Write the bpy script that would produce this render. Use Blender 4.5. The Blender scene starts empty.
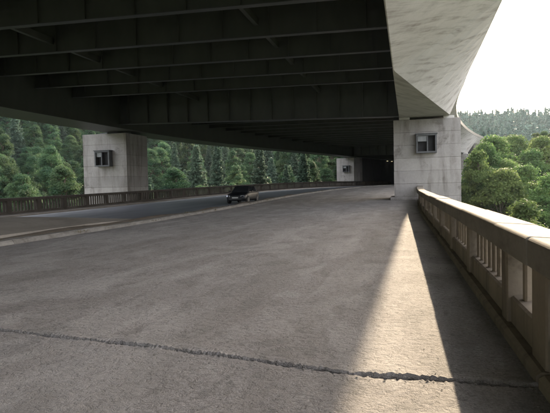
import bpy, math, random
import numpy as np
from mathutils import Vector, Matrix, Euler
R = math.radians
random.seed(7); rng = np.random.default_rng(11)
scene = bpy.context.scene
col = scene.collection

# ---------------------------------------------------------------- camera, sky, sun, exposure
EYE = 1.6
YAW, PITCH, ROLL = R(13.15), R(-2.22), R(1.3)
cam = bpy.data.cameras.new('camera'); cam.lens = 35.0; cam.sensor_width = 36.0
cam.clip_start = 0.05; cam.clip_end = 6000
camo = bpy.data.objects.new('camera', cam); col.objects.link(camo)
fwd = Vector((-math.sin(YAW) * math.cos(PITCH), math.cos(YAW) * math.cos(PITCH), math.sin(PITCH)))
q = fwd.to_track_quat('-Z', 'Y')
camo.matrix_world = Matrix.Translation((0, 0, EYE)) @ q.to_matrix().to_4x4() @ Matrix.Rotation(-ROLL, 4, 'Z')
scene.camera = camo

SUN_AZ, SUN_EL = R(12.95), R(23.5)       # right of the bridge axis (+Y), above the horizon
sun_dir = Vector((math.sin(SUN_AZ) * math.cos(SUN_EL), math.cos(SUN_AZ) * math.cos(SUN_EL), math.sin(SUN_EL)))
world = bpy.data.worlds.new('World'); scene.world = world; world.use_nodes = True
wn = world.node_tree; wn.nodes.clear()
sky = wn.nodes.new('ShaderNodeTexSky'); sky.sky_type = 'NISHITA'; sky.sun_disc = False
sky.sun_elevation = SUN_EL; sky.sun_rotation = SUN_AZ
sky.air_density = 1.0; sky.dust_density = 4.0; sky.ozone_density = 0.6
bg = wn.nodes.new('ShaderNodeBackground'); bg.inputs['Strength'].default_value = 0.15
wo = wn.nodes.new('ShaderNodeOutputWorld')
veil = wn.nodes.new('ShaderNodeMix'); veil.data_type = 'RGBA'; veil.inputs[0].default_value = 0.5   # thin even white overcast
veil.inputs[7].default_value = (7.75, 7.4, 7.6, 1)
wn.links.new(sky.outputs[0], veil.inputs[6]); wn.links.new(veil.outputs[2], bg.inputs[0]); wn.links.new(bg.outputs[0], wo.inputs[0])
sl = bpy.data.lights.new('sun', 'SUN'); sl.energy = 3.0; sl.angle = R(0.5); sl.color = (1.0, 0.81, 0.58)
so = bpy.data.objects.new('sun', sl); col.objects.link(so)
so.rotation_euler = (-sun_dir).to_track_quat('-Z', 'Y').to_euler(); so.location = sun_dir * 200
vs = scene.view_settings; vs.view_transform = 'Standard'; vs.look = 'None'; vs.gamma = 1.0
vs.exposure = 2.25; vs.use_curve_mapping = False
cy = scene.cycles; cy.max_bounces = 7; cy.diffuse_bounces = 5; cy.glossy_bounces = 2; cy.transmission_bounces = 2; cy.volume_bounces = 0

# ---------------------------------------------------------------- helpers
def sm(a, b, x):
    t = np.clip((np.asarray(x, float) - a) / (b - a), 0, 1)
    return t * t * (3 - 2 * t)
def rise(s): return float(1.1 * sm(20, 110, s))
RAD, S0 = 300.0, 45.0
def P(s, o, z=0.0):
    """point at station s along the bridge, o metres right of the reference line"""
    if s <= S0: return Vector((o, s, z))
    if o < 0: o = o - o/28*5.5*float(sm(48, 125, s))      # the crossing narrows towards the far bank
    t = (s - S0) / RAD
    return Vector((RAD - (RAD - o) * math.cos(t), S0 + (RAD - o) * math.sin(t), z))
def heading(s): return 0.0 if s <= S0 else -(s - S0) / RAD     # z-rotation of the local frame
def project(p):
    v = camo.matrix_world.inverted() @ Vector(p)
    if v.z > -0.1: return None
    f = 35 / 36 * 550
    return (275 + f * v.x / -v.z, 206.5 - f * v.y / -v.z, -v.z)

class MB:
    def __init__(s): s.v = []; s.f = []
    def quad(s, a, b, c, d):
        n = len(s.v); s.v += [tuple(a), tuple(b), tuple(c), tuple(d)]; s.f.append((n, n+1, n+2, n+3)); return s
    def box(s, x0, x1, y0, y1, z0, z1, M=None, ch=0.0):
        n = len(s.v)
        pts = [(x0,y0,z0),(x1,y0,z0),(x1,y1,z0),(x0,y1,z0),(x0,y0,z1),(x1,y0,z1),(x1,y1,z1),(x0,y1,z1)]
        if M is not None: pts = [tuple(M @ Vector(p)) for p in pts]
        s.v += pts
        s.f += [(n,n+3,n+2,n+1),(n+4,n+5,n+6,n+7),(n,n+1,n+5,n+4),(n+1,n+2,n+6,n+5),(n+2,n+3,n+7,n+6),(n+3,n,n+4,n+7)]
        return s
    def loft(s, secs, cap=True):
        """secs: list of rings (same length) of points"""
        n0 = len(s.v); k = len(secs[0])
        for r in secs: s.v += [tuple(p) for p in r]
        for i in range(len(secs) - 1):
            for j in range(k):
                a = n0 + i*k + j; b = n0 + i*k + (j+1) % k
                s.f.append((a, b, b + k, a + k))
        if cap:
            s.f.append(tuple(n0 + j for j in reversed(range(k))))
            e = n0 + (len(secs)-1)*k
            s.f.append(tuple(e + j for j in range(k)))
        return s
    def sweep(s, prof, stations, zf=rise, cap=True):
        """profile (o,z) counter-clockwise seen looking along +s ; swept along the bridge line"""
        secs = []
        for st in stations:
            pr = prof(st) if callable(prof) else prof
            secs.append([P(st, o, z + zf(st)) for o, z in pr])
        return s.loft(secs, cap)
    def cyl(s, c, ax, r, h, n=20, r2=None):
        """cylinder centred at c along axis 'x','y','z'"""
        r2 = r if r2 is None else r2
        A = []; B = []
        for i in range(n):
            t = 2*math.pi*i/n; a, b = math.cos(t), math.sin(t)
            def mk(rr, e):
                if ax == 'x': return (c[0]+e, c[1]+rr*a, c[2]+rr*b)
                if ax == 'y': return (c[0]-rr*a, c[1]+e, c[2]+rr*b)
                return (c[0]+rr*a, c[1]+rr*b, c[2]+e)
            A.append(mk(r, -h/2)); B.append(mk(r2, h/2))
        return s.loft([A, B])
    def mesh(s, name, origin=(0,0,0)):
        m = bpy.data.meshes.new(name)
        o = Vector(origin)
        m.from_pydata([tuple(Vector(p) - o) for p in s.v], [], s.f)
        m.validate(); m.update()
        return m

def link(name, mesh, mat, parent=None, loc=None):
    o = bpy.data.objects.new(name, mesh); col.objects.link(o)
    if mat is not None and len(mesh.materials) == 0: mesh.materials.append(mat)
    if parent is not None: o.parent = parent
    if loc is not None: o.location = loc
    return o
def wpos(o):
    v = Vector(o.location)
    while o.parent: o = o.parent; v += Vector(o.location)
    return v
def obj(name, mb, mat, parent=None, smooth=False, bevel=0.0):
    org = wpos(parent) if parent is not None else (0,0,0)
    o = link(name, mb.mesh(name, org), mat, parent)
    if smooth: o.data.polygons.foreach_set('use_smooth', [True]*len(o.data.polygons))
    if bevel:
        b = o.modifiers.new('bevel', 'BEVEL'); b.width = bevel; b.segments = 2; b.limit_method = 'ANGLE'; b.angle_limit = R(35)
    return o
def tag(o, label, cat, group=None):
    o['label'] = label; o['category'] = cat
    if group: o['group'] = group
    return o
def thing(name, label, cat, loc=(0,0,0), group=None):
    o = bpy.data.objects.new(name, None); col.objects.link(o); o.location = loc; o.empty_display_size = 0.5
    return tag(o, label, cat, group)
def struct(name, mb, mat, **k):
    o = obj(name, mb, mat, **k); o['kind'] = 'structure'; return o

# ---------------------------------------------------------------- materials
def new_mat(name):
    m = bpy.data.materials.new(name); m.use_nodes = True
    nt = m.node_tree; nt.nodes.clear()
    out = nt.nodes.new('ShaderNodeOutputMaterial'); b = nt.nodes.new('ShaderNodeBsdfPrincipled')
    nt.links.new(b.outputs[0], out.inputs[0])
    return m, nt, b, out
def N(nt, t, **kw):
    n = nt.nodes.new(t)
    for k, v in kw.items():
        if k in n.inputs.keys() if isinstance(k, str) else False: n.inputs[k].default_value = v
        else: setattr(n, k, v)
    return n
def noise(nt, vec, scale, detail=6, rough=0.6, dist=0.0):
    n = nt.nodes.new('ShaderNodeTexNoise'); n.inputs['Scale'].default_value = scale
    n.inputs['Detail'].default_value = detail; n.inputs['Roughness'].default_value = rough; n.inputs['Distortion'].default_value = dist
    nt.links.new(vec, n.inputs['Vector']); return n.outputs['Fac']
def mapping(nt, vec, sc):
    m = nt.nodes.new('ShaderNodeMapping'); m.inputs['Scale'].default_value = sc
    nt.links.new(vec, m.inputs['Vector']); return m.outputs[0]
def ramp(nt, fac, stops):
    r = nt.nodes.new('ShaderNodeValToRGB'); nt.links.new(fac, r.inputs[0])
    e = r.color_ramp.elements
    while len(e) < len(stops): e.new(0.5)
    for i, (p, c) in enumerate(stops):
        e[i].position = p; e[i].color = (c, c, c, 1) if not isinstance(c, tuple) else (*c, 1)
    return r.outputs[0]
def mix(nt, fac, a, b, mode='MIX'):
    m = nt.nodes.new('ShaderNodeMix'); m.data_type = 'RGBA'; m.blend_type = mode
    for sock, v in ((m.inputs[0], fac), (m.inputs[6], a), (m.inputs[7], b)):
        if isinstance(v, (int, float)): sock.default_value = v
        elif isinstance(v, tuple): sock.default_value = (*v, 1)
        else: nt.links.new(v, sock)
    return m.outputs[2]
def bump(nt, b, h, strength, dist):
    n = nt.nodes.new('ShaderNodeBump'); n.inputs['Strength'].default_value = strength; n.inputs['Distance'].default_value = dist
    nt.links.new(h, n.inputs['Height']); nt.links.new(n.outputs[0], b.inputs['Normal'])
def coords(nt, kind='Position'):
    if kind == 'Position': return nt.nodes.new('ShaderNodeNewGeometry').outputs['Position']
    return nt.nodes.new('ShaderNodeTexCoord').outputs[kind]

def concrete(name, c0, c1, stain=(0.06, 0.055, 0.05), stain_amt=0.6, streak=(3, 3, .25), scale=1.0, rough=0.85, bmp=0.25, island=0.0, rot=0.0, blotch=.55):
    m, nt, b, _ = new_mat(name); p = coords(nt)
    big = noise(nt, p, 0.35*scale, 5, 0.65, .6)
    fine = noise(nt, p, 9*scale, 8, 0.7)
    c = mix(nt, ramp(nt, big, [(.3, 0), (.7, 1)]), c0, c1)
    c = mix(nt, ramp(nt, fine, [(.35, .0), (.75, .28)]), c, tuple(x*.55 for x in c0))
    sp = p
    if rot:
        mm = nt.nodes.new('ShaderNodeMapping'); mm.inputs['Rotation'].default_value = (0, 0, rot); nt.links.new(p, mm.inputs['Vector']); sp = mm.outputs[0]
    st = noise(nt, mapping(nt, sp, streak), 1.0, 7, 0.65, .15 if rot else .4)
    st2 = noise(nt, p, 0.9*scale, 8, .7)
    f = mix(nt, 1.0, ramp(nt, st, [(.48, 0), (.72, stain_amt)]), ramp(nt, st2, [(.35, .35), (.65, 1)]), 'MULTIPLY')
    c = mix(nt, f, c, stain)
    bl = noise(nt, p, .55*scale, 9, .75, .3)
    c = mix(nt, ramp(nt, bl, [(.56, 0), (.66, stain_amt*blotch)]), c, stain)
    if island:
        g = nt.nodes.new('ShaderNodeObjectInfo')
        c = mix(nt, 1.0, c, ramp(nt, g.outputs['Random'], [(0, 1-island), (1, 1.0)]), 'MULTIPLY')
    nt.links.new(c, b.inputs['Base Color']); b.inputs['Roughness'].default_value = rough; b.inputs['Specular IOR Level'].default_value = .2
    h = mix(nt, .5, noise(nt, p, 30*scale, 6, .7), fine)
    bump(nt, b, h, bmp, 0.02)
    return m

M = {}
# dusty old carriageway
def deck_mat():
    m, nt, b, _ = new_mat('dusty_concrete_deck'); p = coords(nt)
    big = noise(nt, mapping(nt, p, (1, .35, 1)), .55, 6, .62, .8)
    mid = noise(nt, mapping(nt, p, (1, .55, 1)), 2.2, 8, .72, .5)
    fine = noise(nt, p, 26, 6, .75)
    grain = noise(nt, p, 140, 3, .8)
    c = mix(nt, ramp(nt, big, [(.32, 0), (.68, 1)]), (.272, .250, .233), (.368, .343, .32))
    c = mix(nt, ramp(nt, mid, [(.52, 0), (.57, .6)]), c, (.18, .172, .158))
    c = mix(nt, ramp(nt, mid, [(.36, .6), (.41, 0)]), c, (.42, .405, .38))
    c = mix(nt, ramp(nt, fine, [(.42, .0), (.66, .6)]), c, (.13, .12, .108))
    c = mix(nt, ramp(nt, grain, [(.52, 0), (.66, .65)]), c, (.09, .085, .08))
    pit = noise(nt, p, 48, 4, .7)
    c = mix(nt, ramp(nt, pit, [(.58, 0), (.64, .6)]), c, (.085, .08, .073))
    c = mix(nt, ramp(nt, pit, [(.34, .5), (.41, 0)]), c, (.45, .44, .42))
    chp = noise(nt, p, 10.5, 5, .72, .4)
    c = mix(nt, ramp(nt, chp, [(.60, 0), (.66, .5)]), c, (.13, .122, .11))
    c = mix(nt, ramp(nt, chp, [(.31, .25), (.37, 0)]), c, (.46, .445, .42))
    pat = noise(nt, mapping(nt, p, (.5, .22, 1)), 1.0, 8, .6, 1.2)
    c = mix(nt, ramp(nt, pat, [(.49, 0), (.55, .33)]), c, (.43, .41, .385))
    pat2 = noise(nt, mapping(nt, p, (.9, .5, 1.7)), 1.0, 9, .68, .6)
    c = mix(nt, ramp(nt, pat2, [(.54, 0), (.62, .36)]), c, (.17, .155, .14))
    # damp blotches farther off and wear lanes running along the carriageway
    lane = noise(nt, mapping(nt, p, (1.1, .02, 1)), 1.0, 3, .5)
    c = mix(nt, ramp(nt, lane, [(.45, 0), (.65, .35)]), c, (.17, .155, .135))
    nt.links.new(c, b.inputs['Base Color']); b.inputs['Roughness'].default_value = .82
    h = mix(nt, .55, mix(nt, .3, fine, grain), mix(nt, .6, pit, ramp(nt, chp, [(.3, 1), (.5, .75), (.64, 0)])))
    bump(nt, b, h, 1.0, .08)
    return m
M['deck'] = deck_mat()
M['deck_body'] = concrete('weathered_deck_concrete', (.25,.235,.21), (.33,.31,.28))
M['parapet'] = concrete('parapet_concrete', (.20,.165,.12), (.29,.245,.185), stain=(.045,.034,.024), stain_amt=.9, streak=(3.5,3.5,.5), scale=2.2, island=.18)
M['parapet_cap'] = concrete('parapet_cap_concrete', (.145,.13,.105), (.22,.2,.165), stain=(.06,.05,.036), stain_amt=.7, streak=(4,1.2,4), scale=1.8, bmp=.4, island=.15)
M['pier'] = concrete('pier_concrete', (.34,.32,.30), (.44,.418,.395), stain=(.085,.07,.055), stain_amt=.95, streak=(1.1,1.1,.16), scale=.8, island=.16, bmp=.15)
M['soffit'] = concrete('pale_girder_concrete', (.44,.42,.40), (.53,.51,.485), stain=(.09,.07,.05), stain_amt=.85, streak=(.22,3.4,0.0), scale=1.4, rot=-1.15, blotch=.15, bmp=.25)
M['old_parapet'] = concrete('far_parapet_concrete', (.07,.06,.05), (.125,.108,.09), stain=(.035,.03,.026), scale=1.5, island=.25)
M['kerb'] = concrete('worn_kerb_concrete', (.20,.185,.16), (.30,.28,.25), stain=(.085,.07,.05), stain_amt=.9, streak=(1.5,1.5,3), scale=2, island=.2)
M['median'] = concrete('brown_median_concrete', (.20,.175,.145), (.29,.26,.22), stain=(.10,.08,.06), streak=(1,.5,1), scale=1.2)
def simple(name, color, rough=.6, metal=0.0, var=.3, scale=4, bmp=.1, spec=None):
    m, nt, b, _ = new_mat(name); p = coords(nt, 'Object')
    n = noise(nt, p, scale, 6, .65)
    c = mix(nt, ramp(nt, n, [(.3, 0), (.7, 1)]), tuple(x*(1-var) for x in color), tuple(min(1, x*(1+var)) for x in color))
    nt.links.new(c, b.inputs['Base Color']); b.inputs['Roughness'].default_value = rough; b.inputs['Metallic'].default_value = metal
    if spec is not None: b.inputs['Specular IOR Level'].default_value = spec
    if bmp: bump(nt, b, noise(nt, p, scale*6, 5, .7), bmp, .01)
    return m
def steel():
    m, nt, b, _ = new_mat('dark_green_steel_paint'); p = coords(nt)
    n = noise(nt, mapping(nt, p, (1, 1, .4)), .8, 7, .65, .4); r = noise(nt, p, 5, 8, .7)
    c = mix(nt, ramp(nt, n, [(.3, 0), (.7, 1)]), (.042,.048,.040), (.066,.072,.058))
    c = mix(nt, ramp(nt, r, [(.62, 0), (.74, .5)]), c, (.085,.05,.032))
    nt.links.new(c, b.inputs['Base Color']); b.inputs['Roughness'].default_value = .55
    bump(nt, b, r, .06, .01); return m
M['steel'] = steel()
M['flange'] = simple('bluish_grey_steel_paint', (.066,.07,.068), .5, var=.15, scale=.7)
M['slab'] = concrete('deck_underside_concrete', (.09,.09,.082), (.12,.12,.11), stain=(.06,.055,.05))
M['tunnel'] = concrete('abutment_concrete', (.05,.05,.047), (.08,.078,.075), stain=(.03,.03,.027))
M['hole'] = simple('dark_interior', (.03,.03,.03), .9, var=.2)
M['box_metal'] = simple('dark_weathered_metal', (.085,.088,.09), .55, var=.35, scale=3)
M['pale_panel'] = simple('pale_panel_paint', (.22,.23,.23), .5, var=.15)
M['bearing'] = simple('pale_bearing_block', (.55,.54,.5), .7, var=.1)
M['paint_white'] = concrete('worn_white_road_paint', (.36,.36,.36), (.48,.48,.47), stain=(.14,.14,.14), stain_amt=.9, streak=(3,.8,3), scale=3)
def asphalt():
    m, nt, b, _ = new_mat('asphalt'); p = coords(nt)
    n = noise(nt, mapping(nt, p, (1, .12, 1)), .8, 5, .6); f = noise(nt, p, 40, 5, .8)
    c = mix(nt, ramp(nt, n, [(.35, 0), (.65, 1)]), (.10,.11,.13), (.16,.172,.195))
    c = mix(nt, ramp(nt, f, [(.4, 0), (.8, .5)]), c, (.15,.15,.15))
    nt.links.new(c, b.inputs['Base Color'])
    b.inputs['Roughness'].default_value = .48
    bump(nt, b, f, .12, .008); return m
M['asphalt'] = asphalt()
def soil(name, a, c2):
    m, nt, b, _ = new_mat(name); p = coords(nt)
    n = noise(nt, p, 1.7, 8, .7); f = noise(nt, p, 14, 6, .75)
    c = mix(nt, ramp(nt, n, [(.35, 0), (.65, 1)]), a, c2)
    c = mix(nt, ramp(nt, f, [(.4, 0), (.75, .5)]), c, tuple(x*.5 for x in a))
    nt.links.new(c, b.inputs['Base Color']); b.inputs['Roughness'].default_value = .95
    bump(nt, b, f, .8, .05); return m
M['dirt'] = soil('dry_dirt', (.085,.066,.045), (.14,.11,.078))
M['joint'] = soil('joint_dirt', (.03,.026,.02), (.045,.038,.03))
M['ground'] = soil('forest_floor', (.035,.05,.022), (.06,.07,.03))
def leaf(name, ca, cb, transl=.35):
    m, nt, b, out = new_mat(name)
    at = nt.nodes.new('ShaderNodeAttribute'); at.attribute_name = 'tint'
    oi = nt.nodes.new('ShaderNodeObjectInfo')
    c = mix(nt, at.outputs['Fac'], ca, cb)
    hsv = nt.nodes.new('ShaderNodeHueSaturation')
    mr = nt.nodes.new('ShaderNodeMapRange'); nt.links.new(oi.outputs['Random'], mr.inputs[0])
    mr.inputs[3].default_value = .475; mr.inputs[4].default_value = .525
    mv = nt.nodes.new('ShaderNodeMapRange'); nt.links.new(oi.outputs['Random'], mv.inputs[0])
    mul = nt.nodes.new('ShaderNodeMath'); mul.operation = 'MULTIPLY'; mul.inputs[1].default_value = 7.31
    fr = nt.nodes.new('ShaderNodeMath'); fr.operation = 'FRACT'
    nt.links.new(oi.outputs['Random'], mul.inputs[0]); nt.links.new(mul.outputs[0], fr.inputs[0]); nt.links.new(fr.outputs[0], mv.inputs[0])
    mv.inputs[3].default_value = .7; mv.inputs[4].default_value = 1.35
    nt.links.new(mr.outputs[0], hsv.inputs['Hue']); nt.links.new(mv.outputs[0], hsv.inputs['Value']); nt.links.new(c, hsv.inputs['Color'])
    nt.links.new(hsv.outputs[0], b.inputs['Base Color']); b.inputs['Roughness'].default_value = .6; b.inputs['Specular IOR Level'].default_value = .08
    tr = nt.nodes.new('ShaderNodeBsdfTranslucent'); nt.links.new(hsv.outputs[0], tr.inputs[0])
    ms = nt.nodes.new('ShaderNodeMixShader'); ms.inputs[0].default_value = transl
    nt.links.new(b.outputs[0], ms.inputs[1]); nt.links.new(tr.outputs[0], ms.inputs[2]); nt.links.new(ms.outputs[0], out.inputs[0])
    return m
M['leaf'] = leaf('broadleaf_foliage', (.026,.060,.030), (.066,.112,.044), .45)
M['leaf_sunlit'] = leaf('sunlit_broadleaf_foliage', (.055,.100,.030), (.125,.180,.052), .5)  # lightened copy of the leaf colour, painted to read as sunlit
M['far_leaf'] = leaf('ridge_foliage', (.030,.062,.045), (.058,.098,.066), .08)
M['needle'] = leaf('spruce_foliage', (.042,.078,.052), (.092,.138,.09), .35)
M['bark'] = simple('bark', (.09,.07,.05), .9, var=.35, scale=3, bmp=.6)
M['weed'] = leaf('dry_weed', (.09,.085,.03), (.16,.13,.06), .3)
M['stone'] = concrete('gravel_stone', (.16,.145,.125), (.26,.24,.21), stain_amt=.2, scale=20)

# ---------------------------------------------------------------- terrain
def terr(x, y):
    x = np.asarray(x, float); y = np.asarray(y, float)
    z = -22 + 6*sm(40, 105, y) + 18*sm(105, 205, y) + 62*sm(230, 760, y) + 95*sm(40, 300, -x) + 45*sm(170, 600, x)
    z = z + 1.6*np.sin(x*.045+1)*np.cos(y*.038) + 5*np.sin(x*.011+.7)*np.sin(y*.009+1.2)*sm(150, 400, y)
    z = z + 105*sm(190, 400, y)*np.where(x > -90, np.exp(-((x+90)/80)**2), 1.0)  # unseen hill ahead, raised to keep the sun off the left-hand trees
    # cut for the road corridor so that the hillside never rises through the carriageway
    dx = x - RAD; dy = y - S0
    rr = np.hypot(dx, dy); o_arc = RAD - rr
    o = np.where(y < S0, x, o_arc)
    corr = sm(42, 33, -o - 0*o) * sm(16, 9, o)
    corr = np.where(o < -33, sm(42, 33, -o), np.where(o > 9, sm(16, 9, o), 1.0))
    corr = corr * (x < RAD)
    zc = np.minimum(z, -1.5)
    return z*(1-corr) + zc*corr
xs = np.unique(np.concatenate([np.linspace(-1500, -320, 30), np.linspace(-320, 320, 129), np.linspace(320, 1500, 30)]))
ys = np.unique(np.concatenate([np.linspace(-600, -60, 15), np.linspace(-60, 420, 97), np.linspace(420, 1700, 50)]))
gx, gy = np.meshgrid(xs, ys)
gz = terr(gx, gy)
gv = np.stack([gx, gy, gz], -1).reshape(-1, 3)
nx = len(xs); ny = len(ys)
ii = np.arange(nx*ny).reshape(ny, nx)
gf = np.stack([ii[:-1,:-1], ii[:-1,1:], ii[1:,1:], ii[1:,:-1]], -1).reshape(-1, 4)
me = bpy.data.meshes.new('ground'); me.from_pydata(gv.tolist(), [], gf.tolist()); me.update()
me.polygons.foreach_set('use_smooth', [True]*len(me.polygons))
g = link('ground', me, M['ground']); g['kind'] = 'structure'

# ---------------------------------------------------------------- old bridge deck
ST = [float(x) for x in np.concatenate([np.linspace(-40, 40, 17), np.arange(45, 331, 4)])]
DECK_L, DECK_R = -25.6, 1.5
struct('bridge_deck', MB().sweep([(DECK_L-.25,-1.5),(DECK_R+.15,-1.5),(DECK_R+.15,-.16),(DECK_L-.25,-.16)], ST), M['deck_body'])
# carriageway slabs with the broken expansion joint between them
JX = [-11.6, -8.0, -4.57, -2.6, -1.12, -.45, .35, 1.25]
JY = [6.15, 5.75, 5.25, 4.95, 4.62, 4.46, 4.44, 4.43]
def joint_y(x): return float(np.interp(x, JX, JY))
prn = np.random.default_rng(5)
NC = 640
cols = np.linspace(-11.55, 1.2, NC)
def jag(seed, amp, sc):
    r = np.random.default_rng(seed); t = np.zeros(NC)
    for k, a in ((6, .2), (16, .3), (45, .4), (110, .5), (300, .55)):
        kn = r.normal(0, a, k); t += np.interp(np.linspace(0, k-1, NC), np.arange(k), kn)
    return amp*t
e_far = np.array([joint_y(x) for x in cols]) + .008 + jag(1, .007, 1) + (.028+jag(8, .016, 1))*np.exp(-((cols-.0)/.75)**2)
e_near = np.array([joint_y(x) for x in cols]) - .005 + jag(2, .006, 1)
e_near = np.minimum(e_near, e_far - .010)
def slab_mesh(name, rows_s, edge, first):
    V = []; F = []
    for k, s in enumerate(rows_s):
        for i, x in enumerate(cols):
            if s is None: ss = edge[i]; zz = -.012 + .010*math.sin(x*5)*math.sin(x*2.3)
            elif isinstance(s, tuple):
                ss = edge[i] + s[0] + (prn.normal(0, .006) if .01 < abs(s[0]) < .1 else 0); zz = s[1] + .006*math.sin(x*7+s[0]*30) + (prn.normal(0, .005) if abs(s[0]) < .05 else 0)
            else: ss = s; zz = 0
            p = P(ss, x, zz + rise(ss)); V.append((p.x, p.y, p.z + .006*math.sin(x*1.7+ss*.9)*math.sin(ss*.55+x*.3)))
    n = len(rows_s)
    for k in range(n-1):
        for i in range(NC-1):
            a = k*NC+i
            F.append((a, a+1, a+NC+1, a+NC))
    m = bpy.data.meshes.new(name); m.from_pydata(V, [], F); m.update()
    m.polygons.foreach_set('use_smooth', [(2 < i//(NC-1) < n-4) for i in range(len(m.polygons))])
    return m
chip = np.random.default_rng(4)
far_rows = [(0.006, -.15), (0.0, -.012), (.02, .014), (.09, .012), (.22, 0.0)] + list(np.arange(7.2, 20, .7)) + list(np.arange(20, 46, 2.)) + list(np.arange(48, 330, 4.))
far_rows = [tuple(r) if isinstance(r, tuple) else float(r) for r in far_rows]
cw = link('carriageway', slab_mesh('carriageway', far_rows, e_far, True), M['deck']); cw['kind'] = 'structure'
near_rows = [-40., -20., -8., -3., 0., 1.5, 2.5, 3.2, 3.9, (-.2, 0.0), (-.07, .004), (-.02, -.002), (0.0, -.016), (.004, -.15)]
cw2 = link('carriageway', slab_mesh('carriageway_near', near_rows, e_near, False), M['deck']); cw2['kind'] = 'structure'
struct('joint_filling', MB().quad((-11.6, 3.8, -.115), (1.2, 3.8, -.115), (1.2, 6.6, -.11), (-11.6, 6.6, -.11)), M['joint'])

# kerb along the left side of the old carriageway, earth verge, median slab, road
def kerb_o(s): return -11.45 - .25*float(sm(18, 48, s))
def kn(t): return math.sin(t*3.1)*.5 + math.sin(t*7.7+1)*.35 + math.sin(t*17.3+2)*.3
kerb_root = bpy.data.objects.new('kerb', None); col.objects.link(kerb_root); kerb_root['kind'] = 'structure'
kerb_root.location = (-11.5, 20, 0)
s = -12.0; k = 0
while s < 165:
    L = 5.2
    h = .14; dz = .006*math.sin(k*2.9)
    prof = lambda st, h=h, dz=dz: [(kerb_o(st)-.52,-.1),(kerb_o(st)+.05,-.1),(kerb_o(st)-.02+.02*kn(st),h+dz-.05+.012*kn(st*1.7)),(kerb_o(st)-.07+.02*kn(st*2.3),h+dz+.008*kn(st*3.1)),(kerb_o(st)-.46,h+dz-.01+.015*kn(st*2)),(kerb_o(st)-.52,h+dz-.04)]
    obj('kerb_stone', MB().sweep(prof, [float(q_) for q_ in np.linspace(s+.003, s+L-.003, 16)]), M['kerb'], kerb_root)
    s += L; k += 1
def verge_prof(st):
    w = (1.15 + .35*math.sin(st*.35)+.25*math.sin(st*.9+1))*(1-.85*float(sm(24, 40, st))); k0 = kerb_o(st)-.46
    return [(k0-w-.3,-.14),(k0,-.14),(k0,.09+.02*math.sin(st*1.3)),(k0-w*.45,.15+.05*math.sin(st*.8)),(k0-w,.05+.02*math.sin(st*2.1)),(k0-w-.3,-.02)]
struct('dirt_verge', MB().sweep(verge_prof, [float(x) for x in np.concatenate([np.arange(-12, 60, .6), np.arange(60, 170, 3)])]), M['dirt'], smooth=True)
# raised brown concrete slab of the median, tapering out
def med_prof(st):
    t = 1 - float(sm(20, 27, st)); k0 = kerb_o(st)-1.3
    return [(k0-4.6*t-.3,-.12),(k0,-.12),(k0,.20*t-.02),(k0-4.6*t*.5,.42*t-.02),(k0-4.6*t*.97-.05,.50*t-.02),(k0-4.6*t-.25,.42*t-.03)]
struct('median_slab', MB().sweep(med_prof, [float(x) for x in np.arange(-12, 27.2, .7)]), M['median'])
struct('road', MB().sweep([(-23.4,-.14),(-11.9,-.14),(-11.9,.004),(-23.4,.004)], ST), M['asphalt'])
struct('road_marking', MB().sweep([(-22.72,.004),(-22.55,.004),(-22.55,.009),(-22.72,.009)], ST), M['paint_white'])
struct('sidewalk', MB().sweep([(-25.2,-.12),(-23.4,-.12),(-23.4,.06),(-23.43,.08),(-25.2,.08)], ST), M['median'])

# ---------------------------------------------------------------- parapets
def place(name, mesh, mat, parent, s, o, z, extra=None):
    ob = link(name, mesh, mat, parent)
    ob.location = P(s, o, z + rise(s)) - wpos(parent)
    ob.rotation_euler = (0, 0, heading(s))
    return ob
def bar_mesh(name, wx, wy, z0, z1, bev=.015, taper=0.0):
    x, y = wx/2, wy/2; mb = MB()
    def ring(e, z): return [(-x+e,-y,z),(x-e,-y,z),(x,-y+e,z),(x,y-e,z),(x-e,y,z),(-x+e,y,z),(-x,y-e,z),(-x,-y+e,z)]
    mb.loft([ring(bev, z0), ring(bev, z1)]); return mb.mesh(name)
def par_o(s): return 0.0 if s < 28 else .0016*(s-28)**2
cap_noise = np.random.default_rng(3)
rp = thing('concrete_parapet', 'near weathered concrete balustrade with pale cap along the right edge', 'parapet', (1.25, 20, 0))
posts = [-8.0, -4.8, -1.6, 1.6, 4.72, 6.2] + [6.2 + 3.2*i for i in range(1, 13)]
m_post = bar_mesh('post', .34, .30, -.05, .92); m_wide = bar_mesh('post_wide', .34, .46, -.05, .92)
m_bal = bar_mesh('baluster', .13, .13, .36, .92, .02)
for i, s in enumerate(posts):
    place('post', m_wide if i == 4 else m_post, M['parapet'], rp, s, 1.265 + par_o(s), 0)
for a, b in zip(posts[:-1], posts[1:]):
    L = b - a
    n = 8 if L > 2 else 2
    wa = .23 if a == 4.72 else .15; wb = .23 if b == 4.72 else .15
    for j in range(n):
        s = a + wa + (L-wa-wb)*(j+.5)/n
        place('baluster', m_bal, M['parapet'], rp, s, 1.27 + par_o(s), 0)
    a2, b2 = a+wa, b-wb
    sts = [a2 + (b2-a2)*t for t in (0, .33, .66, 1)]
    obj('lower_rail', MB().sweep(lambda st: [(1.135+par_o(st),.10),(1.43+par_o(st),.10),(1.43+par_o(st),.40),(1.41+par_o(st),.42),(1.16+par_o(st),.38),(1.135+par_o(st),.36)], sts), M['parapet'], rp)
# plinth, one piece each side of the joint
for a, b in ((-10, 4.40), (4.47, 45.8)):
    obj('plinth', MB().sweep(lambda st: [(1.02+par_o(st),-.12),(1.5+par_o(st),-.12),(1.5+par_o(st),.10),(1.06+par_o(st),.10),(1.02+par_o(st),.07)], list(np.linspace(a, b, 24))), M['parapet'], rp)
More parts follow.
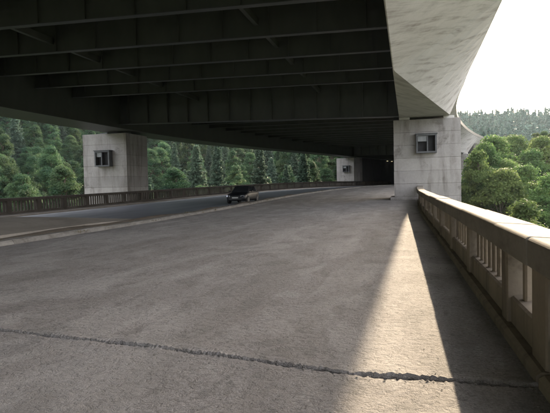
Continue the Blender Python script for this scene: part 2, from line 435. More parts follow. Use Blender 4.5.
# cap stones
edges = [-10, -6.4, -3.2, 0.0, 3.1, 4.55, 6.05] + [6.05 + 3.2*i for i in range(1, 13)] + [45.9]
for i, (a, b) in enumerate(zip(edges[:-1], edges[1:])):
    if b - a < .3: continue
    dz = .008*math.sin(i*2.3) + (.012 if i == 5 else 0); dx = .008*math.sin(i*3.1) - (.012 if i == 5 else 0)
    pr = lambda st: [(.975+dx+par_o(st),.92),(1.43+dx+par_o(st),.92),(1.43+dx+par_o(st),1.10+dz),(1.40+dx+par_o(st),1.125+dz),(1.0+dx+par_o(st),1.15+dz),(.975+dx+par_o(st),1.13+dz)]
    o = obj('cap', MB().sweep(pr, list(np.linspace(a+.008, b-.008, 6))), M['parapet_cap'], rp, bevel=.012)

lp = thing('concrete_parapet', 'dark concrete balustrade along far side of the asphalt road', 'parapet', (-25.2, 40, 0))
LB = 3.05
m_post2 = bar_mesh('far_post', .30, .34, 0, 1.0); m_bal2 = bar_mesh('far_baluster', .11, .12, .20, .95)
stat = [12 + LB*i for i in range(0, 45)]
cnt = 0
for a, b in zip(stat[:-1], stat[1:]):
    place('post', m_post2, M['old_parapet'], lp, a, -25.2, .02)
    if cnt < 296 - 8:
        for j in range(8):
            st = a + .17 + (LB-.34)*(j+.5)/8
            place('baluster', m_bal2, M['old_parapet'], lp, st, -25.2, .02); cnt += 1
    else:
        mb = MB()
        for j in range(8):
            st = a + .17 + (LB-.34)*(j+.5)/8
            c = P(st, -25.2, rise(st)); T = Matrix.Translation(c) @ Matrix.Rotation(heading(st), 4, 'Z')
            mb.box(-.055,.055,-.06,.06,.20,.95,T)
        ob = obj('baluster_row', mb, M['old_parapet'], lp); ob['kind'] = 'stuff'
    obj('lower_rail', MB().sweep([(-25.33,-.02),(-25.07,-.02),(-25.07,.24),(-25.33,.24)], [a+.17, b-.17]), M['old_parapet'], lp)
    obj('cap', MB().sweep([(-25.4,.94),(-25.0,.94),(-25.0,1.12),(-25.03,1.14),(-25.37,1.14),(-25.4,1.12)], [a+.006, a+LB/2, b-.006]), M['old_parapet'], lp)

# ---------------------------------------------------------------- upper viaduct
ZB, ZD, ZF = 6.8, 10.5, 8.56          # girder soffit, deck underside, floor-beam underside
def riseU(s): return .75*rise(s)
va = thing('steel_viaduct', 'dark steel girder viaduct passing overhead above the old roadway', 'bridge', (-12, 46, 0))
def deck_edge(s): return 5.03 + .034*(min(s, 54)-28.5)
def inner_o(s): return -.58 + .0135*(min(max(s, -30), 45))
PIERS = [47.4, 122.5]
def gus(s):
    w = 0.04
    for p in PIERS:
        a = abs(s - p) - 2.4
        w = max(w, 3.95*min(1, max(0, 1 - a/19.6)))
    return w
def boxprof(s):
    i = inner_o(s); e = deck_edge(s)
    return [(i, ZB), (i+gus(s), ZB), (e, ZD-.03), (i, ZD-.03)]
SB = sorted(set([float(x) for x in np.arange(-40, 20, 6)] + [float(x) for x in np.arange(20, 165, 2.0)] + [p+d for p in PIERS for d in (-22, -2.4, 2.4, 22)]))
SB = [a for a in SB if a < 152]
bxg = obj('box_girder', MB().sweep(boxprof, SB, zf=riseU), M['soffit'], va)
bxg['label'] = 'pale concrete edge girder with sloping outer face'
obj('edge_beam', MB().sweep(lambda s: [(deck_edge(s)-.45, ZD-.028),(deck_edge(s)+.03, ZD-.028),(deck_edge(s)+.06, ZD+.5),(deck_edge(s)-.45, ZD+.5)], [x for x in SB]+[152., 200., 250., 300.], zf=riseU), M['flange'], va)
SD = [float(x) for x in np.concatenate([np.arange(-40, 45, 12), np.arange(45, 305, 5)])]
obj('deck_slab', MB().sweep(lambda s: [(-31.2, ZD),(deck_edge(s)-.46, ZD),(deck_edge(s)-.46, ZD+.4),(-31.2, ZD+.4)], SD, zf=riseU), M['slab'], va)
LG0, LG1 = -28.3, -24.9             # left main girder
ZL = ZB + .25
obj('main_girder', MB().sweep([(LG0+.35, ZL+.06),(LG1-.25, ZL+.06),(LG1-.25, ZD-.01),(LG0+.35, ZD-.01)], [x for x in SD if x < 155], zf=riseU), M['steel'], va)
obj('girder_flange', MB().sweep([(LG0, ZL),(LG1, ZL),(LG1, ZL+.06),(LG0, ZL+.06)], [x for x in SD if x < 155], zf=riseU), M['flange'], va)
# floor beams: web + bottom flange + stiffeners
def floor_beam(s, depth, fl, stif):
    z1 = ZD - .01; z0 = z1 - depth
    T = Matrix.Translation(Vector((*P(s, 0).xy, riseU(s)))) @ Matrix.Rotation(heading(s), 4, 'Z')
    x0, x1 = LG1-.24, inner_o(s)-.01
    ze = z0 + .30
    def tb(ya, yb, za, zb2, t0=0.0):      # bar along the beam whose underside climbs to the left
        return [[T @ Vector(v) for v in ((x0,ya,ze+za),(x0,yb,ze+za),(x0,yb,(z1 if zb2 is None else ze+zb2)),(x0,ya,(z1 if zb2 is None else ze+zb2)))],
                [T @ Vector(v) for v in ((x1,ya,z0+za),(x1,yb,z0+za),(x1,yb,(z1 if zb2 is None else z0+zb2)),(x1,ya,(z1 if zb2 is None else z0+zb2)))]]
    w = MB().loft(tb(-.02, .02, .03, None))
    if stif:
        n = 11
        for i in range(n):
            x = x0 + (x1-x0)*(i+.5)/n
            w.box(x-.02, x+.02, -fl/2+.03, -.021, z0+.032+.3*(1-(i+.5)/n), z1, T)
    o = obj('floor_beam', w, M['steel'], va)
    obj('bottom_flange', MB().loft(tb(-fl/2, fl/2, 0, .03)), M['flange'], o)
    return o
sB = 7.2
while sB < 150:
    if not any(-6 < sB-p < 1.0 for p in PIERS): floor_beam(sB, ZD-ZF, .34, sB < 60)
    sB += 4.4
# longitudinal stringers under the deck
for o_ in (-17.5, -6.5):
    obj('stringer', MB().sweep([(o_-.1, ZF+.62),(o_+.1, ZF+.62),(o_+.1, ZF+.95),(o_-.1, ZF+.95)], [x for x in SD if 0 < x < 155], zf=riseU), M['steel'], va)
# deep cross girders over the piers
for p in PIERS:
    T = Matrix.Translation(Vector((*P(p, 0).xy, riseU(p)))) @ Matrix.Rotation(heading(p), 4, 'Z')
    x0, x1 = LG1-.24, inner_o(p)-.012; yy = -2.2
    z0a, z0b = ZL+.35, ZB+.02
    mb = MB(); ring0 = [(x0, yy-.02), (x0, yy+.02)]
    pts = [Vector(v) for v in ((x0,yy-.03,z0a+.05),(x1,yy-.03,z0b+.05),(x1,yy-.03,ZD-.006),(x0,yy-.03,ZD-.006))]
    pts2 = [v + Vector((0,.06,0)) for v in pts]
    mb.loft([[T @ v for v in pts], [T @ v for v in pts2]])
    cg = obj('cross_girder', mb, M['steel'], va)
    fl = MB().loft([[T @ Vector(v) for v in ((x0,yy-.4,z0a),(x0,yy+.4,z0a),(x0,yy+.4,z0a+.05),(x0,yy-.4,z0a+.05))],
                    [T @ Vector(v) for v in ((x1,yy-.4,z0b),(x1,yy+.4,z0b),(x1,yy+.4,z0b+.05),(x1,yy-.4,z0b+.05))]])
    obj('bottom_flange', fl, M['flange'], cg)
    n = 13
    for i in range(n):
        x = x0 + (x1-x0)*(i+.5)/n; zz = z0a + (z0b-z0a)*(i+.5)/n
        obj('stiffener', MB().box(x-.025, x+.025, yy-.36, yy-.031, zz+.052, ZD-.008, T), M['steel'], cg)

# ---------------------------------------------------------------- piers
def pier(label, s, o0, o1, depth, zt, zbot, boxes, group=None, vis=True):
    c = P(s, (o0+o1)/2); zg = float(terr(c.x, c.y))
    zb = min(zbot, zg) - .6
    root = thing('concrete_pier', label, 'pier', (c.x, c.y, zb), group)
    T = Matrix.Translation((c.x, c.y, riseU(s))) @ Matrix.Rotation(heading(s), 4, 'Z')
    w = (o1-o0)/2; d = depth/2
    # cast lifts with thin recessed joints
    z = zt; k = 0
    lift = 1.05
    while z > zb + .1:
        z0 = max(z - lift, zb)
        if z < -4: z0 = max(z - lift*3, zb)
        e = .035
        r = lambda x, zz: [T @ Vector(v) for v in ((-w+x,-d+x,zz),(w-x,-d+x,zz),(w-x,d-x,zz),(-w+x,d-x,zz))]
        j = .004*math.sin(k*2.7)
        obj('concrete_lift', MB().loft([r(.03+j, z0), r(.012+j, z0+.012), r(j, z0+.03), r(j, z-.03), r(.012+j, z-.012), r(.03+j, z)]), M['pier'], root)
        z = z0; k += 1
    for bx, bz, flip in boxes:
        # projecting inspection box with open front, mullion and pale back panel
        bw, bh, bd = .80, .76, .62; y = -d
        b = MB(); t = .13
        b.box(bx-bw, bx+bw, y-bd, y-.005, bz+bh-t, bz+bh, T); b.box(bx-bw, bx+bw, y-bd, y-.005, bz-bh, bz-bh+t, T)
        b.box(bx-bw, bx-bw+t, y-bd, y-.005, bz-bh+t+.002, bz+bh-t-.002, T); b.box(bx+bw-t, bx+bw, y-bd, y-.005, bz-bh+t+.002, bz+bh-t-.002, T)
        hb = obj('inspection_box', b, M['box_metal'], root)
        obj('back_panel', MB().box(bx-bw+t+.003, bx+bw-t-.003, y-.16, y-.012, bz-bh+t+.003, bz+bh-t-.003, T), M['hole'], hb)
        obj('mullion', MB().box(bx+.08*flip-.05, bx+.08*flip+.05, y-bd+.1, y-.161, bz-bh+t+.003, bz+bh-t-.003, T), M['box_metal'], hb)
        obj('roof_plate', MB().box(bx-bw-.07, bx+bw+.07, y-bd-.08, y-.004, bz+bh+.002, bz+bh+.06, T), M['box_metal'], hb)
        obj('shutter', MB().box(bx-bw+t+.01, bx+.08*flip-.06, y-bd+.16, y-bd+.2, bz+.18, bz+bh-t-.01, T), M['pale_panel'], hb)
    return root, T, w, d
WR0, WR1 = -.42, 4.85
pr_, T, w, d = pier('broad pale concrete pier standing at end of the near balustrade', 47.6, WR0, WR1, 4.3, ZB-.22, -2, [(.2-.25, 4.55, 1)])
for bx in (-1.75, 1.75): obj('bearing', MB().box(bx-.42, bx+.42, -d+.15, -d+.95, ZB-.215, ZB-.004, T), M['bearing'], pr_)
obj('footing', MB().box(-w-.32, -w+.9, -d-.25, d, -.2, .26, T), M['pier'], pr_, bevel=.03)
zl = ZL-.2
pl_, T, w, d = pier('pale stained concrete pier behind the far balustrade, left of the car', 49.2, -30.5, -25.75, 4.3, zl, -4, [(.05, 4.4, -1)])
for bx in (-.6, 1.6): obj('bearing', MB().box(bx-.4, bx+.4, -1.2, -.4, zl+.005, ZL-.004, T), M['box_metal'], pl_)
pf_, T, w, d = pier('small distant white pier at far end of the road', 122.5, -30.0, -25.75, 4.3, zl, -4, [(.35, 4.3, 1)])
for bx in (-.6, 1.6): obj('bearing', MB().box(bx-.4, bx+.4, -1.2, -.4, zl+.005, ZL-.004, T), M['box_metal'], pf_)
pq_, T, w, d = pier('distant concrete pier half hidden behind the broad near pier', 122.5, WR0+.4, WR1, 4.3, ZB-.22, -2, [])
for bx in (-1.75, 1.75): obj('bearing', MB().box(bx-.42, bx+.42, -d+.15, -d+.95, ZB-.215, ZB-.004, T), M['bearing'], pq_)

# abutment where the two decks reach the hillside: side walls under the upper deck, road running on inside
ab = thing('abutment', 'dark concrete abutment walls where the road disappears under the deck', 'abutment', tuple(P(150, -12)))
SA = [float(x) for x in np.arange(127, 304, 5)]
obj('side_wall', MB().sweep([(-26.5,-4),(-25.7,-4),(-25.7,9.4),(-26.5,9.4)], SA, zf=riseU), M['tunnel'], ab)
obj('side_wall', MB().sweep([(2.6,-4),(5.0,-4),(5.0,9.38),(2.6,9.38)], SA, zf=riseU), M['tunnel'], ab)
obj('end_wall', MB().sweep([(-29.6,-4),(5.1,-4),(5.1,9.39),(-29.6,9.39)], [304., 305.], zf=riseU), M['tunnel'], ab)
M['bright_speck'], nt, b, _ = new_mat('speck_glow'); b.inputs['Emission Color'].default_value = (1,.85,.5,1); b.inputs['Emission Strength'].default_value = .22
for k, s in enumerate((144.2, 147.4)):  # faintly emissive bars added for small bright specks under the deck
    lt = thing('speck_bar', ('nearer' if k == 0 else 'farther') + ' small glowing yellowish speck high in the dark underpass', 'bright_speck', tuple(P(s, -25.5, 6.5+rise(s))), 'glowing specks in the underpass')
    T = Matrix.Translation(P(s, -25.45, 6.5+rise(s))) @ Matrix.Rotation(heading(s), 4, 'Z')
    obj('speck_back', MB().box(-.2,.1,-.7,.7,.05,.2,T), M['box_metal'], lt)
    obj('speck_front', MB().box(-.12,.06,-.4,.4,-.03,.045,T), M['bright_speck'], lt)

# ---------------------------------------------------------------- car
def simple_gloss(name, c, rough, metal=0, coat=0, var=0):
    m, nt, b, _ = new_mat(name); p = coords(nt, 'Object')
    n = noise(nt, p, 3, 4, .6)
    nt.links.new(mix(nt, n, tuple(x*.85 for x in c), c), b.inputs['Base Color'])
    b.inputs['Roughness'].default_value = rough; b.inputs['Metallic'].default_value = metal; b.inputs['Coat Weight'].default_value = coat
    if name == 'black_car_paint': b.inputs['Specular IOR Level'].default_value = .22
    return m
M['car'] = simple_gloss('black_car_paint', (.012,.013,.016), .4, 0, .0)
M['glass'] = simple_gloss('dark_car_glass', (.02,.022,.025), .06)
M['rubber'] = simple_gloss('tyre_rubber', (.015,.015,.015), .8)
M['alloy'] = simple_gloss('wheel_alloy', (.10,.10,.105), .4, .7)
M['trim'] = simple_gloss('black_plastic', (.015,.015,.015), .55)
M['chrome'] = simple_gloss('headlight_glass', (.5,.52,.55), .15, .6)
M['plate'] = simple_gloss('white_number_plate', (.4,.4,.38), .5)
def make_car(loc, rz):
    # local frame: x right, y forward (car's nose at +y)
    root = thing('car', 'black hatchback car driving towards the viewer on the asphalt road', 'car', loc)
    Tz = Matrix.Translation(loc) @ Matrix.Rotation(rz, 4, 'Z')
    def part(name, mb, mat, par=root, bevel=0, smooth=False):
        mb.v = [tuple(Tz @ Vector(v)) for v in mb.v]; return obj(name, mb, mat, par, smooth, bevel)
    # lower body: stations along y with section rings
    secs = []
    for y, hw, zb, zs, zt in ((-2.12,.70,.36,.60,.80),(-2.08,.80,.28,.66,.95),(-1.75,.855,.22,.72,.98),(-1.0,.87,.20,.74,.97),(0,.875,.20,.73,.95),(.75,.87,.20,.71,.93),(1.2,.865,.20,.68,.88),(1.75,.84,.22,.62,.78),(2.02,.77,.24,.54,.70),(2.13,.62,.30,.48,.60)):
        secs.append([(-hw*.86,y,zb),(hw*.86,y,zb),(hw,y,zb+.14),(hw,y,zs),(hw*.93,y,zt-.03),(hw*.6,y,zt),(-hw*.6,y,zt),(-hw*.93,y,zt-.03),(-hw,y,zs),(-hw,y,zb+.14)])
    body = part('body', MB().loft(secs[::-1]), M['car'], bevel=.03, smooth=True)
    # cabin
    cs = []
    for y, hw, z in ((1.02,.70,.90),(.30,.62,1.40),(-.2,.61,1.46),(-1.0,.60,1.45),(-1.55,.585,1.37),(-2.0,.66,.93)):
        cs.append((y, hw, z))
    low = [(1.02,.79,.90),(.42,.80,.93),(-.2,.81,.94),(-1.0,.81,.95),(-1.6,.80,.96),(-2.02,.74,.92)]
    secs = [[(-l[1],l[0],l[2]-.06),(l[1],l[0],l[2]-.06),(c[1],c[0],c[2]+.001),(-c[1],c[0],c[2]+.001)] for c, l in zip(cs, low)]
    part('cabin', MB().loft(secs[::-1]), M['car'], bevel=.035, smooth=True)
    e = .012
    def pane(name, a, b, c, d_, nrm):
        n = Vector(nrm).normalized()*e
        pts = [Vector(v)+n for v in (a,b,c,d_)]
        mb = MB().loft([[v - n*1.6 for v in pts], pts]); part(name, mb, M['glass'])
    pane('windscreen', (-.68,.98,.95),(.68,.98,.95),(.57,.35,1.37),(-.57,.35,1.37),(0,.55,.75))
    pane('rear_window', (.62,-1.97,.98),(-.62,-1.97,.98),(-.52,-1.60,1.33),(.52,-1.60,1.33),(0,-.8,.4))
    for sx in (-1, 1):
        for y0, y1, t0, t1 in ((.62,-.32,.20,-.32),(-.40,-1.25,-.40,-1.2)):
            pane('side_window', (sx*.80,y0,.97),(sx*.80,y1,.97),(sx*.632,t1,1.38),(sx*.632,t0,1.37),(sx*1,0,.4))
        hl = part('headlight', MB().loft([[(sx*.45,2.08,.56),(sx*.74,1.98,.56),(sx*.74,1.96,.69),(sx*.46,2.04,.68)],[(sx*.45,2.15,.56),(sx*.77,2.03,.56),(sx*.76,2.00,.69),(sx*.46,2.10,.68)]]), M['chrome'])
        part('mirror', MB().box(sx*.98-.1, sx*.98+.08, .58, .72, .95, 1.08), M['car'], bevel=.03)
        part('tail_light', MB().box(sx*.68-.08, sx*.68+.08, -2.13, -2.0, .74, .92), M['trim'])
        for y in (1.3, -1.3):
            whl = bpy.data.objects.new('wheel', None); col.objects.link(whl); whl.parent = root
            whl.location = (Tz @ Vector((sx*.78, y, .31))) - Vector(loc)
            part('tyre', MB().cyl((sx*.80,y,.31),'x',.31,.2,28), M['rubber'], whl, bevel=.03)
            part('rim', MB().cyl((sx*.885,y,.31),'x',.2,.05,20), M['alloy'], whl)
            part('wheel_arch', MB().cyl((sx*.795,y,.34),'x',.36,.172,28), M['trim'])
    part('grille', MB().box(-.42,.42,2.06,2.135,.55,.64), M['trim'])
    part('air_intake', MB().box(-.55,.55,2.05,2.145,.32,.43), M['trim'])
    part('number_plate', MB().box(-.26,.26,2.12,2.16,.44,.54), M['plate'])
    return root
cs_ = 44.2
make_car(tuple(P(cs_, -13.12, rise(cs_)+.006)), math.pi - .03)

# ---------------------------------------------------------------- trees
def quads_mesh(name, cen, nrm, size, tint, mat, aspect=1.35, ref=None):
    n = len(cen)
    ref = rng.normal(size=(n, 3)) if ref is None else ref; u = np.cross(nrm, ref); u /= np.linalg.norm(u, axis=1, keepdims=True)+1e-9
    v = np.cross(nrm, u); v /= np.linalg.norm(v, axis=1, keepdims=True)+1e-9
    u = u*size[:, None]*.5*aspect; v = v*size[:, None]*.5
    # diamond-ish leaf spray (pointed quad)
    V = np.stack([cen-u, cen-v*.8+u*.1, cen+u, cen+v*.8-u*.1], 1).reshape(-1, 3)
    m = bpy.data.meshes.new(name)
    m.vertices.add(4*n); m.vertices.foreach_set('co', V.astype(np.float32).ravel())
    m.loops.add(4*n); m.loops.foreach_set('vertex_index', np.arange(4*n, dtype=np.int32))
    m.polygons.add(n); m.polygons.foreach_set('loop_start', np.arange(0, 4*n, 4, dtype=np.int32))
    m.update(calc_edges=True); m.validate()
    a = m.attributes.new('tint', 'FLOAT', 'FACE'); a.data.foreach_set('value', np.clip(tint, 0, 1).astype(np.float32))
    m.materials.append(mat); return m
def tube(mb, pts, radii, n=7):
    secs = []
    for i, p in enumerate(pts):
        p = Vector(p); d = (Vector(pts[min(i+1, len(pts)-1)]) - Vector(pts[max(i-1, 0)])).normalized()
        a = d.orthogonal().normalized(); b = d.cross(a)
        secs.append([p + (a*math.cos(2*math.pi*j/n) + b*math.sin(2*math.pi*j/n))*radii[i] for j in range(n)])
    mb.loft(secs)
def broadleaf(seed, H=20., Rr=4.6, nl=70, per=860, base=.12, size=.18):
    r = np.random.default_rng(seed)
    mb = MB(); tube(mb, [(0,0,-.8),(0.1,0,H*.2),(.2*r.normal(),.2*r.normal(),H*.5),(.3*r.normal(),.3*r.normal(),H*.85)], [.34,.27,.19,.05])
    C = []; Nn = []; S = []; Tn = []
    for k in range(nl):
        h = base + (1-base)*r.random()**.85
        t = (h-base)/(1-base)
        env = Rr*min(1, (t*3.2+.45))*max(.05, 1-t**2.2)**.62
        a = r.random()*2*math.pi; rad = env*(.2+.8*r.random()**.45)*.9
        c = np.array([rad*math.cos(a), rad*math.sin(a), h*H*.97])
        lr = (.65+.85*r.random())*(1-.35*t)*Rr/4.6
        if k % 4 == 0:
            tube(mb, [(0,0,max(2, c[2]-rad*.7-.6)), (c[0]*.55, c[1]*.55, c[2]-rad*.22), tuple(c)], [.11,.07,.025], 5)
        n = int(per*(lr/1.2)**2*(.7+.6*r.random()))
        d = r.normal(size=(n, 3)); d /= np.linalg.norm(d, axis=1, keepdims=True)
        d[:, 2] = np.where(d[:, 2] < -.3, -d[:, 2]*.6, d[:, 2])
        rr = lr*(.45+.85*r.random(n)**1.15)
        squ = np.array([1.1, 1.1, .95])
        p = c + d*rr[:, None]*squ
        nn = d*.8 + r.normal(size=(n, 3))*.55 + np.array([0, 0, .35]); nn /= np.linalg.norm(nn, axis=1, keepdims=True)
        C.append(p); Nn.append(nn); S.append(size*(.55+.9*r.random(n))); Tn.append(np.clip(.5+.3*r.normal()+.22*r.normal(size=n), 0, 1))
    crown = quads_mesh('crown', np.concatenate(C), np.concatenate(Nn), np.concatenate(S), np.concatenate(Tn), M['leaf'])
    tr = mb.mesh('trunk'); tr.materials.append(M['bark'])
    return tr, crown
def spruce(seed, H=22., Rr=3.2, dens=1.0):
    r = np.random.default_rng(seed)
    mb = MB(); tube(mb, [(0,0,-.8),(0,0,H*.4),(0,0,H*.98)], [.3,.2,.02])
    C = []; Nn = []; S = []; Tn = []
    z = H*.10
    while z < H*.985:
        t = z/H; L0 = Rr*(1-t)**.75*(.85+.3*r.random())+.12
        nb = int(6+4*(1-t))
        a0 = r.random()*6.28
        for k in range(nb):
            if r.random() < .08: continue
            a = a0 + 6.283*k/nb + r.normal()*.15; L = L0*(.75+.4*r.random())
            n = int((8+42*L/3)*dens*1.8)
            q = r.random(n)**.7
            dirx = np.array([math.cos(a), math.sin(a), 0]); side = np.array([-math.sin(a), math.cos(a), 0])
            p = dirx*(q*L)[:, None] + side*(r.normal(size=n)*.24*L*(1-q*.7))[:, None]
            p[:, 2] = z - (.32*q*L - .22*(q**2)*L) + r.normal(size=n)*.09 - .25*r.random(n)
            nn = np.array([0, 0, 1.]) + r.normal(size=(n, 3))*.6; nn /= np.linalg.norm(nn, axis=1, keepdims=True)
            C.append(p); Nn.append(nn); S.append(.30*(.6+.8*r.random(n))); Tn.append(np.clip(.25+.55*q+.2*r.normal(size=n), 0, 1))
        z += .42 + .25*(1-t)
    crown = quads_mesh('crown', np.concatenate(C), np.concatenate(Nn), np.concatenate(S), np.concatenate(Tn), M['needle'], 1.7)
    tr = mb.mesh('trunk'); tr.materials.append(M['bark'])
    return tr, crown
BROAD = [broadleaf(21, 20, 4.6, 150), broadleaf(22, 18, 5.0, 160), broadleaf(23, 22, 4.2, 150), broadleaf(24, 19, 4.7, 140), broadleaf(25, 21, 3.9, 140)]
BH = [20, 18, 22, 19, 21]
CON = [spruce(31, 22, 4.2, 1.4), spruce(32, 24, 3.9, 1.4)]
CH = [22, 24]
ntree = [0]
def off_of(x, y):
    if y < S0: return x
    return RAD - math.hypot(x-RAD, y-S0)
def tree(kind, i, loc, sc, rz, label, group, wide=1.0):
    tr, cr = (BROAD if kind == 'b' else CON)[i]
    root = thing('broadleaf_tree' if kind == 'b' else 'spruce_tree', label, 'tree', loc, group)
    root.scale = (sc*wide, sc*wide, sc); root.rotation_euler = (0, 0, rz)
    for nm, me_ in (('trunk', tr), ('crown', cr)):
        o = bpy.data.objects.new(nm, me_); col.objects.link(o); o.parent = root
        if nm == 'crown' and kind == 'b' and (off_of(loc[0], loc[1]) > 0) and loc[1] < 260:     # right bank: sunlit look put into the leaf colour
            o.material_slots[0].link = 'OBJECT'; o.material_slots[0].material = M['leaf_sunlit']
    ntree[0] += 1
    return root
def clear(x, y, m):
    if y > S0 and x > RAD*.9: return True
    o = off_of(x, y); return o < -31.5 - m or o > 6 + m
# trees that can be told apart, given by picture column, crown-top row, distance
def at_px(px, py, dist):
    f = 35/36*550
    v = Vector(((px-275)/f, -(py-206.5)/f, -1))*dist
    return camo.matrix_world @ v
used = []
def hero(kind, i, px, py, dist, label, wide=1.0, group=None):
    p = at_px(px, py, dist); zg = float(terr(p.x, p.y))
    H = (BH if kind == 'b' else CH)[i]
    sc = max(.45, min(1.9, (p.z - zg)/H))
    used.append((p.x, p.y, 3.2))
    return tree(kind, i, (p.x, p.y, p.z - H*sc), sc, random.random()*6.28, label, group, wide)
hero('b', 0, 493, 134, 92, 'rounded green tree directly right of the viaduct edge')
hero('b', 2, 481, 150, 86, 'narrow green tree nearest the viaduct pier on the right', .8)
hero('b', 1, 514, 136, 112, 'broad bright green tree in middle of the right valley')
hero('b', 3, 541, 137, 100, 'bushy tree at right border above the balustrade cap', 1.05)
hero('b', 4, 524, 162, 78, 'dark green tree in front, low above the balustrade cap', 1.1)
hero('b', 1, 501, 170, 74, 'shaded round tree low beside the concrete pier')
hero('b', 0, 552, 172, 70, 'dark tree cut by right border above the cap')
hero('c', 0, 303, 150, 120, 'pale grey-green spruce standing alone right above the car')
hero('c', 1, 217, 141, 118, 'tall pale spruce left above the car')
hero('c', 0, 196, 143, 125, 'slim spruce right of the stained left pier')
hero('c', 1, 259, 138, 128, 'dark tall spruce above the car roof')
hero('b', 3, 52, 146, 118, 'grey-green bushy tree left of the stained pier', .9)
hero('b', 4, 474, 152, 80, 'leafy tree hiding the viaduct edge right of the near pier', .85)
hero('b', 0, 485, 141, 84, 'slender tree in front of the far viaduct curve', .75)
hero('b', 4, 479, 147, 76, 'pointed leafy tree close beside the broad near pier', .8)
hero('b', 3, 530, 150, 92, 'pale green tree between two taller ones at right', 1.0)
hero('b', 2, 508, 156, 84, 'tall leafy tree in middle foreground of the right woodland', 1.1)
# scatter the woods: front to back, keep only what can be seen
cand = []
for gx_ in np.arange(-330, 330, 5.8):
    for gy_ in np.arange(25, 420, 5.8):
        x = gx_ + random.uniform(-2.4, 2.4); y = gy_ + random.uniform(-2.4, 2.4)
        if not clear(x, y, 4.0): continue
        z = float(terr(x, y)); pb = project((x, y, z+16))
        if pb is None or pb[2] < 46: continue
        if not (-45 < pb[0] < 600): continue
        if off_of(x, y) < 0 and pb[2] < 88 and pb[0] < 330: continue
        cand.append((pb[2], x, y, z))
cand.sort()
hgt = np.full(700, 260.0)       # highest crown row so far for each picture column (smaller = higher)
far_pts = []; counts = {'L': 0, 'R': 0}
for dist, x, y, z in cand:
    if any((x-a)**2 + (y-b)**2 < (r_+2)**2 for a, b, r_ in used): continue
    left = off_of(x, y) < 0
    kind = 'c' if random.random() < (.22 if left else .10) else 'b'
    i = random.randrange(2) if kind == 'c' else random.randrange(5)
    H = (CH if kind == 'c' else BH)[i]; sc = random.uniform(.62, .98) if left else random.uniform(.72, 1.08)
    top = project((x, y, z + H*sc))
    if top is None: continue
    if not left and dist < 135 and top[1] < 138: sc *= .75; top = project((x, y, z+H*sc))
    hw = 4.2*sc*535/dist; a = int(max(0, top[0]+75-hw)); b = int(min(699, top[0]+75+hw))
    if b <= a: continue
    if top[1] > hgt[a:b].mean() - 2.5 and not dist < 60: continue
    bot = project((x, y, z + 2))
    if left and bot[1] < 96 + .19*bot[0]: continue
    hgt[a:b] = np.minimum(hgt[a:b], top[1] + 6)
    if ntree[0] >= 285: far_pts.append((x, y, z, sc)); continue
    px = top[0]
    nm = 'spruce' if kind == 'c' else 'broadleaf tree'
    if left:
        where = ('left of the stained pier' if px < 88 else 'behind the stained left pier' if px < 152 else 'between stained pier and car' if px < 230 else
                 'above the car' if px < 265 else 'between car and distant white pier' if px < 336 else 'behind the distant white pier')
        slope = 'at the foot of the wooded slope' if dist < 105 else 'halfway up the wooded slope' if dist < 165 else 'high on the wooded slope'
        lab = '%s %s, %s' % (nm, slope, where)
        grp = '%ss on the left hillside %s %s' % (nm, slope, where)
    else:
        row = 'close behind the near balustrade' if dist < 100 else 'in the middle of the valley' if dist < 170 else 'below the distant ridge'
        lab = '%s of the right hand woodland %s' % (nm, row); grp = '%ss on the right %s' % (nm, row)
    tree(kind, i, (x, y, z), sc, random.random()*6.28, lab, grp, random.uniform(.9, 1.15))
    counts['L' if left else 'R'] += 1
# far wood on the ridge: one mass
r = np.random.default_rng(77)
C = []; Nn = []; S = []; Tn = []
fp = [(x, y, z, s_) for x, y, z, s_ in far_pts]
for _ in range(5200):
    y = r.uniform(230, 900); x = r.uniform(-330, 420)
    if not clear(x, y, 6): continue
    z = float(terr(x, y)); pb = project((x, y, z+14))
    if pb is None or not (-60 < pb[0] < 640) or pb[1] > 200: continue
    fp.append((x, y, z, r.uniform(.7, 1.1)))
for x, y, z, s_ in fp:
    con = r.random() < .5; H = 19*s_*(1.1 if con else .95); dd = math.hypot(x, y)
    n = 260 if dd < 420 else 150
    t = r.random(n)**(.75 if con else .6)
    env = (2.7*(1-t)**.8+.1) if con else 4.0*np.sin(np.pi*np.clip(t*.85+.12, 0, 1))**.6
    a = r.random(n)*6.283; lob = 1 + .25*np.sin(a*3+r.random()*6+t*9)
    rad = env*lob*(.6+.4*r.random(n))*s_
    p = np.stack([x+rad*np.cos(a), y+rad*np.sin(a), z + H*(.12+.88*t)], 1)
    nn = np.stack([np.cos(a), np.sin(a), np.full(n, .7)], 1) + r.normal(size=(n, 3))*.5; nn /= np.linalg.norm(nn, axis=1, keepdims=True)
    C.append(p); Nn.append(nn); S.append(np.full(n, 1.15 if dd < 420 else 1.7)*(.6+.8*r.random(n))); Tn.append(np.clip(r.normal(.35 if con else .6, .2)+.15*r.normal(size=n), 0, 1))
fw = link('distant_wood', quads_mesh('distant_wood', np.concatenate(C), np.concatenate(Nn), np.concatenate(S), np.concatenate(Tn), M['far_leaf']), None)
fw['kind'] = 'stuff'; fw['label'] = 'hazy distant mixed wood covering the ridge'; fw['category'] = 'wood'
print('trees', ntree[0], counts, 'far', len(fp), 'quads', sum(len(c) for c in C))

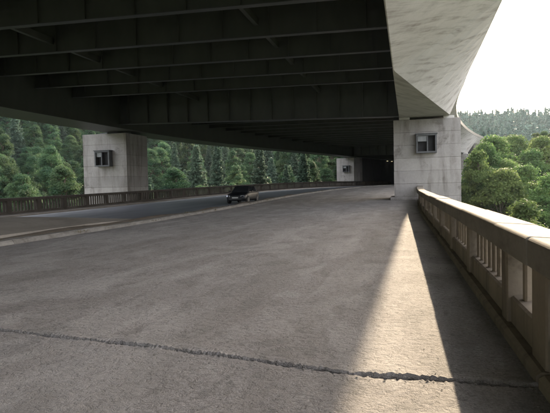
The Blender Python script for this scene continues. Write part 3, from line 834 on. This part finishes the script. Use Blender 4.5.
# ---------------------------------------------------------------- small stuff: gravel, weeds
r = np.random.default_rng(9)
mb = MB()
def pebble(x, y, z, q):
    n = len(mb.v)
    for v in ((1,0,0),(0,1,0),(-1,0,0),(0,-1,0),(0,0,.7),(0,0,-.4)):
        w = q*(.7+.6*r.random()); mb.v.append((x+v[0]*w, y+v[1]*w, z+v[2]*w*.9))
    for f in ((0,1,4),(1,2,4),(2,3,4),(3,0,4),(1,0,5),(2,1,5),(3,2,5),(0,3,5)): mb.f.append(tuple(n+i for i in f))
for _ in range(2600):
    k = r.random()
    if k < .45: y = r.uniform(2.4, 16)**1.0; x = r.uniform(-6, 1.0); q = abs(r.normal(0, .003))+.0018
    elif k < .75: y = r.uniform(3, 40); x = 1.0 - abs(r.normal(0, .14)); q = abs(r.normal(0, .005))+.002
    else:
        x = r.uniform(-8, 1); y = joint_y(x) + r.normal(0, .09); q = abs(r.normal(0, .005))+.002
    pebble(x, y, rise(y)+.004+(q*.2), q)
gr = obj('gravel', mb, M['stone']); gr['kind'] = 'stuff'; gr['label'] = 'loose grit and small stones scattered over the old carriageway'; gr['category'] = 'gravel'
C = []; Nn = []; S = []; Tn = []
for _ in range(420):
    s = r.uniform(8, 80); o = kerb_o(s) - .38 - abs(r.normal(.05, .3))*(1-.7*float(sm(24,40,s)))
    if r.random() < .12: o = kerb_o(s) + .03 + abs(r.normal(0, .04))
    if math.sin(s*1.1)+math.sin(s*.37+2)+r.normal()*.6 < .1: continue
    p = P(s, o, rise(s)+.08); n = 14; h = r.uniform(.03, .10)
    C.append(np.array(p) + np.stack([r.normal(0,.10,n), r.normal(0,.10,n), h*.35*r.random(n)], 1)); nn = r.normal(size=(n,3)); nn[:,2] *= .15
    Nn.append(nn/np.linalg.norm(nn, axis=1, keepdims=True)); S.append(np.full(n, h*.22)*(.6+.8*r.random(n))); Tn.append(r.random(n))
Nn = np.concatenate(Nn); ref = np.cross(Nn, np.array([0, 0, 1.]) + r.normal(0, .35, size=Nn.shape))
wd = link('weeds', quads_mesh('weeds', np.concatenate(C), Nn, np.concatenate(S), np.concatenate(Tn), M['weed'], 6.0, ref), None)
wd['kind'] = 'stuff'; wd['label'] = 'dry low weeds growing along the kerb and verge'; wd['category'] = 'weeds'

# ---------------------------------------------------------------- air
HAZE = 0.00008
if HAZE:
    m = bpy.data.materials.new('valley_haze'); m.use_nodes = True; nt = m.node_tree; nt.nodes.clear()
    out = nt.nodes.new('ShaderNodeOutputMaterial'); pv = nt.nodes.new('ShaderNodeVolumePrincipled')
    pv.inputs['Color'].default_value = (.72,.86,1,1); pv.inputs['Density'].default_value = HAZE; pv.inputs['Anisotropy'].default_value = .4
    nt.links.new(pv.outputs[0], out.inputs['Volume'])
    hz = obj('haze', MB().box(-1550, 1550, -650, 1750, -60, 260), m); hz['kind'] = 'stuff'
